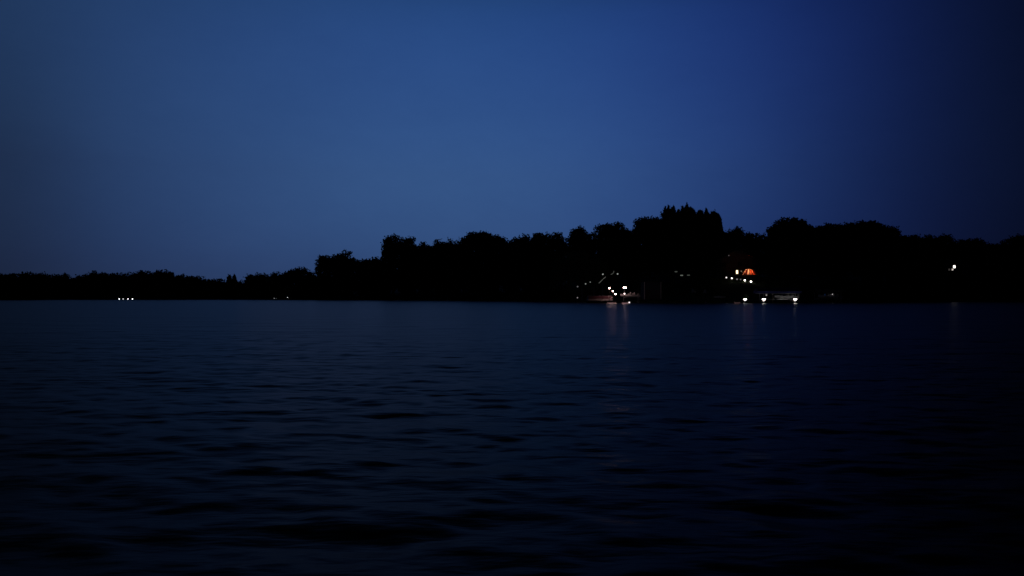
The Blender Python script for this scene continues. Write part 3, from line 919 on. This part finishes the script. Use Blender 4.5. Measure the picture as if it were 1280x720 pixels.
def hull_mesh(L, B, H, keel=.0):
    """runabout hull, bow to -x, deck at z=H; returns MB"""
    mb = MB()
    rings = []
    for u in (0, .08, .2, .4, .65, .85, 1.0):
        w = B / 2 * min(1, (u * 3.2 + .05) ** .6) * (1 if u < .85 else .96)
        rise = .16 * max(0, .45 - u) / .45
        kz = keel + .55 * H * max(0, .3 - u) ** 1.2 * 3
        x = -L / 2 + L * u
        zt = H + rise
        rings.append([(x, -w, zt), (x, -w * .92, kz + .42 * (zt - kz)), (x, -w * .45, kz + .10 * H), (x, 0, kz), (x, w * .45, kz + .10 * H), (x, w * .92, kz + .42 * (zt - kz)), (x, w, zt)])
    return mb.loft(rings)


def runabout(px0, px1, Y, zk, H, B, label, group=None, m='white', motor=True, shield=True, stripe=True):
    x0, x1 = (px0 - 640) / F * Y, (px1 - 640) / F * Y
    L = x1 - x0
    t = thing('motor_boat', ((x0 + x1) / 2, Y, zk), label, 'boat', group)
    hull_mesh(L, B, H).build('hull', M[m], t)
    if stripe:
        MB().box((L * .14, 0, H * .70), (L * .68, B * .985, .07)).build('rub_rail', M['navy'], t)
    MB().box((L * .12, 0, H + .012), (L * .5, B * .7, .04)).build('cockpit_floor', M['canvas'], t)
    for dx in (.02, .25):
        s = MB().box((L * dx, 0, H + .16), (.5, B * .62, .22)).build('seat', M['paint'], t)
        MB().box((L * dx + .24, 0, H + .4), (.1, B * .62, .34)).build('backrest', M['paint'], s)
    if shield:
        MB().loft([[(-L * .16 + dx, -B * .40, H + .05), (-L * .05 + dx, -B * .36, H + .5), (-L * .05 + dx, B * .36, H + .5), (-L * .16 + dx, B * .40, H + .05)] for dx in (0, .05)]).build('windshield', M['glass'], t)
        fr = MB().tube([(-L * .16, -B * .42, H + .06), (-L * .05, -B * .38, H + .53), (-L * .05, B * .38, H + .53), (-L * .16, B * .42, H + .06)], .05, 6)
        fr.tube([(-L * .05, -B * .38, H + .53), (L * .1, -B * .44, H + .1)], .025, 6)
        fr.build('windshield_frame', M['alu'], t)
    if motor:
        mo = MB().box((L / 2 + .16, 0, H + .10), (.36, .34, .50), taper=.8).build('outboard_motor', M['fender'], t)
        MB().box((L / 2 + .16, 0, H - .42), (.12, .14, .54)).build('leg', M['rubber'], mo)
    return t


def lift_frame(px0, px1, Y, zb, label, canopy=None, cy=(0, 0), group=None, post='alu', width=2.6):
    """four-post boat lift; canopy rows cy = (top, bottom) on the photo"""
    x0, x1 = (px0 - 640) / F * Y, (px1 - 640) / F * Y
    L = x1 - x0
    t = thing('boat_lift', ((x0 + x1) / 2, Y, 0), label, 'boat lift', group)
    ztop = at(0, cy[1], Y)[2] if canopy else zb + .55
    for i in (-1, 1):
        for j in (-1, 1):
            MB().box((i * L * .36, j * width / 2, (ztop - 1.5) / 2), (.09, .09, ztop + 1.5)).build('post', M[post], t)
    cr = MB()
    for i in (-1, 1):
        cr.box((i * L * .36, 0, zb - .06), (.10, width - .1, .10))
    for j in (-.45, .45):
        cr.box((0, j, zb + .035), (L * .8, .14, .08))
    cr.build('cradle', M['alu'], t)
    wh = MB()
    wh.tube([(L * .36, -width / 2 - .09, zb + .3), (L * .36, -width / 2 - .14, zb + .3)], .32, 16)
    wh.build('winch_wheel', M['alu'], t)
    if canopy:
        zt, zb2 = at(0, cy[0], Y)[2], at(0, cy[1], Y)[2]
        rings = []
        n = 9
        for u in np.linspace(0, 1, n):
            e = .10 * (1 - (2 * u - 1) ** 2)
            x = -L / 2 + L * u
            W = width / 2 + .25
            d = zt - zb2
            end = 1 if 0 < u < 1 else .93
            rings.append([(x, -W, zb2), (x, -W, zb2 + d * .45 * end), (x, -W * .55, zb2 + d * .86 * end + e * .3), (x, 0, zb2 + d * end), (x, W * .55, zb2 + d * .86 * end + e * .3), (x, W, zb2 + d * .45 * end), (x, W, zb2),
                          (x, W - .03, zb2), (x, W - .03, zb2 + d * .43 * end), (x, W * .53, zb2 + d * .83 * end), (x, 0, zb2 + d * .95 * end), (x, -W * .53, zb2 + d * .83 * end), (x, -W + .03, zb2 + d * .43 * end), (x, -W + .03, zb2)])
        MB().loft(rings).build('canopy', M[canopy], t)
        fr = MB()
        for j in (-1, 1):
            fr.tube([(-L * .46, j * width / 2, zb2 - .03), (L * .46, j * width / 2, zb2 - .03)], .035, 6)
        fr.build('canopy_frame', M['alu'], t)
    return t


# raised boat on a small lift at the landing
YL = 164.8
zk = at(0, 371.6, YL)[2]
lift_frame(777, 801, YL, zk - .02, 'open aluminium boat lift with no canopy beside the twin lamp post', width=2.0)
runabout(775.3, 797, YL, zk + .075, .44, 1.7, 'small pale motor boat raised clear of the water beside the twin lamp post', shield=False, stripe=False)
jetty(752, 790, 162.8, .34, 'low dark dock carrying the bright globe lamps in front of the boats', depth=1.6)
jetty(798, 806, 168, .62, 'short dark dock between the raised boat and the blue-grey shed', depth=1.5)
jetty(711, 722.5, 176, .55, 'short grey dock end sticking out left of the pontoon boat', depth=1.4)
lamp('dock_light', 721.8, 372.1, 175.6, .14, (1, .95, .95), .22, 'weak light on the short grey dock end under the willow', 'dock light', foot=.55)


def float_dock(px0, px1, Y, label, st, color=(1, .55, .58)):
    x0, x1 = (px0 - 640) / F * Y, (px1 - 640) / F * Y
    L = x1 - x0
    t = thing('floating_dock', ((x0 + x1) / 2, Y, 0), label, 'floating dock', 'small floating docks with pink edge lights')
    mb = MB()
    for k in range(7):
        mb.box((-L / 2 + (k + .5) * L / 7, .55, .20), (L / 7 - .012, 1.1, .035))
    mb.build('deck', M['wood'], t)
    MB().box((0, .56, .07), (L - .1, 1.0, .21)).build('float', M['rubber'], t)
    for xx in (-L / 2 + .09, L / 2 - .09):
        MB().tube([(xx, .1, .21), (xx, .1, .36)], .03, 6).build('cleat_post', M['alu'], t)
    MB().box((0, .03, .12), (L * .94, .05, .11)).build('edge_light', emit('edge_glow', color, st), t)
    return t


float_dock(759, 770.3, 147, 'wider floating dock glowing pink on the water below the three globes', .26)
float_dock(777.2, 784.8, 146, 'narrow floating dock glowing pink on the water below the twin globes', .26)
float_dock(917.5, 925.8, 152, 'dim floating dock on the water left of the three bright dock lights', .07)
lamp('dock_light', 786.6, 378, 160, .17, (1, .9, .9), 1.2, 'small low light at the water just right of the narrow pink floating dock', 'dock light', foot=.0)

# right hand dock, three bright lights, canopy lifts
jetty(926, 1000, 159, .40, 'long low dock carrying three bright white lights in front of the blue boat lift', depth=1.5)


def dock_light(px, py, Y, st, label):
    X, _, z = at(px, py, Y)
    t = thing('dock_light', (X, Y - .45, .40), label, 'dock light', 'three bright white lights on the right dock')
    h = z - .40
    MB().lathe((0, 0, 0), [(.16, 0), (.14, .04), (.06, .08), (.05, h - .12)], 12).build('stem', M['paint'], t)
    MB().lathe((0, 0, h), [(.14, -.10), (.30, -.08), (.31, .04), (.24, .10)], 16).build('diffuser', emit('dock_glow', (1, .95, .92), st), t)
    MB().lathe((0, 0, h), [(.26, .102), (.12, .15), (.02, .16)], 16).build('cap', M['paint'], t)


dock_light(930.6, 374.2, 159, 10, 'left one of the three bright white lights on the right dock')
dock_light(954, 374.2, 159, 13, 'bright white light under the left end of the blue canopy')
dock_light(993, 374.2, 159, 13, 'right one of the three bright white lights, beside the covered boat')

lift_frame(944.5, 999, 162.4, at(0, 374.3, 162.4)[2], 'boat lift under a long dark blue canopy behind the bright dock lights', 'navy', (360.2, 366.8))
runabout(968, 997, 162.4, at(0, 373.6, 162.4)[2], .55, 2.0, 'white motor boat with a slanted windshield sheltered under the dark blue canopy')
lift_frame(1015.5, 1053.5, 178, at(0, 373.6, 178)[2], 'boat lift under a shorter dull grey canopy on the right', 'canvas', (361, 364.8))
runabout(1023, 1046, 178, at(0, 372.8, 178)[2], .6, 2.0, 'dim motor boat sheltered under the dull grey canopy')
lamp('garden_lamp', 1040.5, 367.9, 176.4, .09, (1, .95, .95), 1.0, 'weak lamp added under the dull grey canopy to light the dim motor boat', 'lamp')  # lamp added at a small bright spot to light the boat
lamp('garden_lamp', 958, 368.8, 167, .17, (1, .9, .85), .22, 'weak lamp under the left half of the blue canopy', 'lamp')
t = thing('mooring_pile', (*at(966, 0, 161.5)[:2], 0), 'pale upright mooring pile in front of the covered white boat', 'pile')
MB().tube([(0, 0, -2), (0, 0, at(0, 368.2, 161.5)[2])], .12, 10).build('shaft', M['wood'], t)
MB().lathe((0, 0, at(0, 368.2, 161.5)[2]), [(.15, 0), (.15, .06), (.03, .14)], 10).build('cap', M['paint'], t)


# lit bush near the left bright dock light
def bush(px, py, Y, h, w, label):
    rng = np.random.default_rng(int(px))
    X = (px - 640) / F * Y
    g = float(G(X, Y))
    t = thing('garden_shrub', (X, Y, g), label, 'shrub')
    n = 220
    d = rng.normal(0, 1, (n, 3)); d /= np.linalg.norm(d, axis=1)[:, None]
    P = d * rng.random((n, 1)) ** .4 * np.array([w / 2, w / 2, h * .42]); P[:, 2] += h * .58
    quads_object('foliage', sprays(P, .16, rng, 1.6, .3, 3, .4), M['willow'], t)
    mb = MB()
    for k in range(4):
        mb.tube([(0, 0, -.1), (math.cos(k * 1.7) * w * .2, math.sin(k * 1.7) * w * .2, h * .6)], [.03, .015], 5)
    mb.build('stem', M['bark'], t)


bush(932.6, 367, 166, 1.3, .9, 'upright green shrub lit from below by the left bright dock light')


def chair(px, py, label, rz):
    Y = ground_at(px, py)
    X = (px - 640) / F * Y
    g = float(G(X, Y))
    t = thing('lawn_chair', (X, Y, g), label, 'chair', 'two lawn chairs on the dark slope', rz)
    s = MB()
    for k in range(5):
        s.box((0, -.25 + k * .12, .38 - k * .025), (.58, .10, .025))
    s.build('seat', M['paint'], t)
    b = MB()
    for k in range(5):
        x = -.24 + k * .12
        b.loft([[(x - .05, .28 + dy, .30), (x + .05, .28 + dy, .30), (x + .05, .62 + dy, 1.0 + .06 * (2 - abs(k - 2))), (x - .05, .62 + dy, 1.0 + .06 * (2 - abs(k - 2)))] for dy in (0, .025)])
    b.build('backrest', M['paint'], t)
    for sgn in (-1, 1):
        MB().box((sgn * .36, .0, .56), (.13, .72, .025)).build('armrest', M['paint'], t)
        MB().box((sgn * .33, -.28, .27), (.06, .09, .54)).build('leg', M['paint'], t)
        MB().box((sgn * .33, .34, .27), (.06, .09, .54)).build('leg', M['paint'], t)


chair(867, 366.5, 'left one of two pale lawn chairs on the dark slope right of the shed', .25)
chair(881, 368.0, 'right one of two pale lawn chairs on the dark slope right of the shed', -.3)


def rowboat():
    px = 899.5
    Y = ground_at(px, 372.4)
    X = (px - 640) / F * Y
    t = thing('rowing_boat', (X, Y, float(G(X, Y))), 'upturned pale rowing boat lying on the dark grass left of the dock lights', 'rowing boat')
    rings = []
    L = 2.6
    for u in np.linspace(0, 1, 9):
        w = .6 * math.sin(math.pi * (.06 + .88 * u)) ** .6
        h = .42 * (1 - .35 * (2 * u - 1) ** 2)
        x = -L / 2 + L * u
        rings.append([(x, w * math.cos(a), .03 + h * math.sin(a)) for a in np.linspace(0, math.pi, 9)])
    MB().loft(rings).build('hull', M['paint'], t, True)
    MB().box((0, 0, .475), (L * .8, .05, .05)).build('keel', M['darkwood'], t)


rowboat()
t = thing('mooring_buoy', (*at(882, 0, 156)[:2], 0), 'tiny dull purple buoy floating off the dark lawn', 'buoy')
MB().ball((0, 0, .08), .16, 12).build('float', M['purple'], t, True)
MB().tube([(0, 0, .23), (0, 0, .36)], .02, 6).build('ring', M['alu'], t)

# ------------------------------------------------------------------ sky, sun, camera
w = bpy.data.worlds.new('World')
sc.world = w
w.use_nodes = True
nt = w.node_tree
N, Lk = nt.nodes.new, nt.links.new
bg = nt.nodes['Background']
SUN_AZ = -9.0                                               # afterglow a little left of the view axis
sky = N('ShaderNodeTexSky')
sky.sky_type = 'NISHITA'
sky.sun_disc = False
sky.sun_elevation = R(-3.0)
sky.sun_rotation = R(SUN_AZ)
sky.ozone_density = 4.2
sky.dust_density = .6
sky.air_density = 1.0
tc = N('ShaderNodeTexCoord')
sep = N('ShaderNodeSeparateXYZ')
Lk(tc.outputs['Generated'], sep.inputs[0])
lift = N('ShaderNodeMapping')                               # the dusk band at the very horizon lies below the far trees
lift.inputs['Scale'].default_value = (1, 1, .85)
lift.inputs['Location'].default_value = (0, 0, .16)
Lk(tc.outputs['Generated'], lift.inputs['Vector'])
nrm = N('ShaderNodeVectorMath'); nrm.operation = 'NORMALIZE'
Lk(lift.outputs['Vector'], nrm.inputs[0])
Lk(nrm.outputs['Vector'], sky.inputs['Vector'])


def math_node(op, a, b=None):
    n = N('ShaderNodeMath')
    n.operation = op
    for i, v in enumerate((a, b)):
        if v is None:
            continue
        if isinstance(v, (int, float)):
            n.inputs[i].default_value = v
        else:
            Lk(v, n.inputs[i])
    return n.outputs[0]


def ramp(fac, stops):
    r = N('ShaderNodeValToRGB')
    r.color_ramp.interpolation = 'B_SPLINE'
    e = r.color_ramp.elements
    while len(e) < len(stops):
        e.new(.5)
    for k, (p, c) in enumerate(stops):
        e[k].position = p
        e[k].color = (*c, 1)
    Lk(fac, r.inputs['Fac'])
    return r.outputs['Color']


def mul(a, b):
    m = N('ShaderNodeMix')
    m.data_type = 'RGBA'
    m.blend_type = 'MULTIPLY'
    m.inputs['Factor'].default_value = 1
    Lk(a, m.inputs['A']); Lk(b, m.inputs['B'])
    return m.outputs['Result']


az = math_node('ARCTAN2', sep.outputs['X'], sep.outputs['Y'])                  # radians from +Y towards +X
azf = math_node('ADD', math_node('DIVIDE', az, R(120)), .5)                    # -60..60 deg -> 0..1
el = math_node('ARCSINE', sep.outputs['Z'])
elf = math_node('DIVIDE', el, R(90))


def azp(px):
    return .5 + math.degrees(math.atan((px - 640) / F)) / 120


def elp(py):
    return math.degrees(math.atan((HOR - py) / F)) / 90


# evening light spreads from the afterglow and dies away to either hand
AZ0 = [(0, (.10, .13, .09)), (azp(-160), (.20, .25, .16)), (azp(20), (.255, .302, .196)), (azp(150), (.383, .521, .365)), (azp(300), (.497, .686, .473)), (azp(450), (.582, .836, .563)), (azp(640), (.625, .912, .619)),
       (azp(800), (.487, .737, .587)), (azp(950), (.282, .443, .437)), (azp(1100), (.122, .176, .210)), (azp(1250), (.070, .087, .088)), (azp(1420), (.03, .04, .04)), (1, (.012, .016, .018))]
AZ1 = [(0, (.20, .30, .20)), (azp(-160), (.36, .57, .36)), (azp(20), (.423, .672, .419)), (azp(150), (.494, .821, .554)), (azp(300), (.509, .907, .653)), (azp(450), (.522, .969, .737)), (azp(640), (.490, 1, .796)),
       (azp(800), (.396, .772, .734)), (azp(950), (.266, .486, .581)), (azp(1100), (.149, .239, .309)), (azp(1250), (.081, .111, .110)), (azp(1420), (.04, .05, .05)), (1, (.015, .02, .022))]
EL = [(0, (.50, .36, .46)), (elp(310), (.68, .573, .68)), (elp(220), (1, 1, 1)), (elp(120), (1, 1, 1)), (elp(10), (1, 1, 1)), (.27, (.50, .60, .40)), (.33, (.14, .19, .10)), (.45, (.035, .045, .022)), (1, (.018, .022, .012))]  # last stops dim the high sky out of view so the water darkens
no = N('ShaderNodeTexNoise')
no.inputs['Scale'].default_value = 5
no.inputs['Detail'].default_value = 9
no.inputs['Roughness'].default_value = .74
mp = N('ShaderNodeMapping'); mp.inputs['Scale'].default_value = (1, 1, 2.2)
Lk(tc.outputs['Generated'], mp.inputs['Vector']); Lk(mp.outputs['Vector'], no.inputs['Vector'])
sky_mottle = ramp(no.outputs['Fac'], [(.30, (.89, .90, .92)), (.70, (1.03, 1.02, 1.01))])  # fine mottling put into the sky colour to resemble camera grain
def mixc(f, a, b):
    m = N('ShaderNodeMix')
    m.data_type = 'RGBA'
    Lk(f, m.inputs['Factor']); Lk(a, m.inputs['A']); Lk(b, m.inputs['B'])
    return m.outputs['Result']


hi = math_node('DIVIDE', math_node('SUBTRACT', elf, elp(220)), elp(10) - elp(220))      # glow is wider high up than along the shore
tint = mixc(hi, ramp(azf, AZ0), ramp(azf, AZ1))
upper_right_dim = [(0, (.8, .8, .7)), (azp(100), (1, 1, 1)), (azp(560), (1, 1, 1)), (azp(820), (.62, .66, .46)), (azp(1080), (.42, .44, .24)), (1, (.35, .35, .2))]
one = N('ShaderNodeRGB'); one.outputs[0].default_value = (1, 1, 1, 1)
aloft = math_node('DIVIDE', math_node('SUBTRACT', elf, elp(20)), .09)                   # unseen upper sky dimmed on the right to darken its reflection in the lake
ramp_n = mixc(aloft, one.outputs[0], ramp(azf, upper_right_dim))
out = mul(mul(mul(mul(sky.outputs['Color'], tint), ramp_n), ramp(elf, EL)), sky_mottle)
Lk(out, bg.inputs['Color'])
bg.inputs['Strength'].default_value = 2.15

su = bpy.data.lights.new('afterglow_sun', 'SUN')
su.energy = .002
su.angle = R(20)
su.color = (1, .8, .7)
so = bpy.data.objects.new('afterglow_sun', su)
col.objects.link(so)
so.rotation_euler = (R(88), 0, R(180 - SUN_AZ))

cam = bpy.data.cameras.new('camera')
cam.sensor_width = 36
cam.lens = F / 1280 * 36
cam.shift_y = (HOR - 360) / 1280
cam.clip_start = .05
cam.clip_end = 8000
co = bpy.data.objects.new('camera', cam)
col.objects.link(co)
co.location = (0, 0, CAMH)
co.rotation_euler = (R(90), 0, 0)
sc.camera = co

vs = sc.view_settings
vs.view_transform = 'Standard'
vs.look = 'None'
vs.exposure = 0
vs.gamma = 1
vs.use_curve_mapping = False
sc.render.engine = 'CYCLES'
sc.cycles.use_denoising = True
sc.cycles.max_bounces = 5
sc.cycles.diffuse_bounces = 2
sc.cycles.glossy_bounces = 2
sc.cycles.sample_clamp_indirect = 4
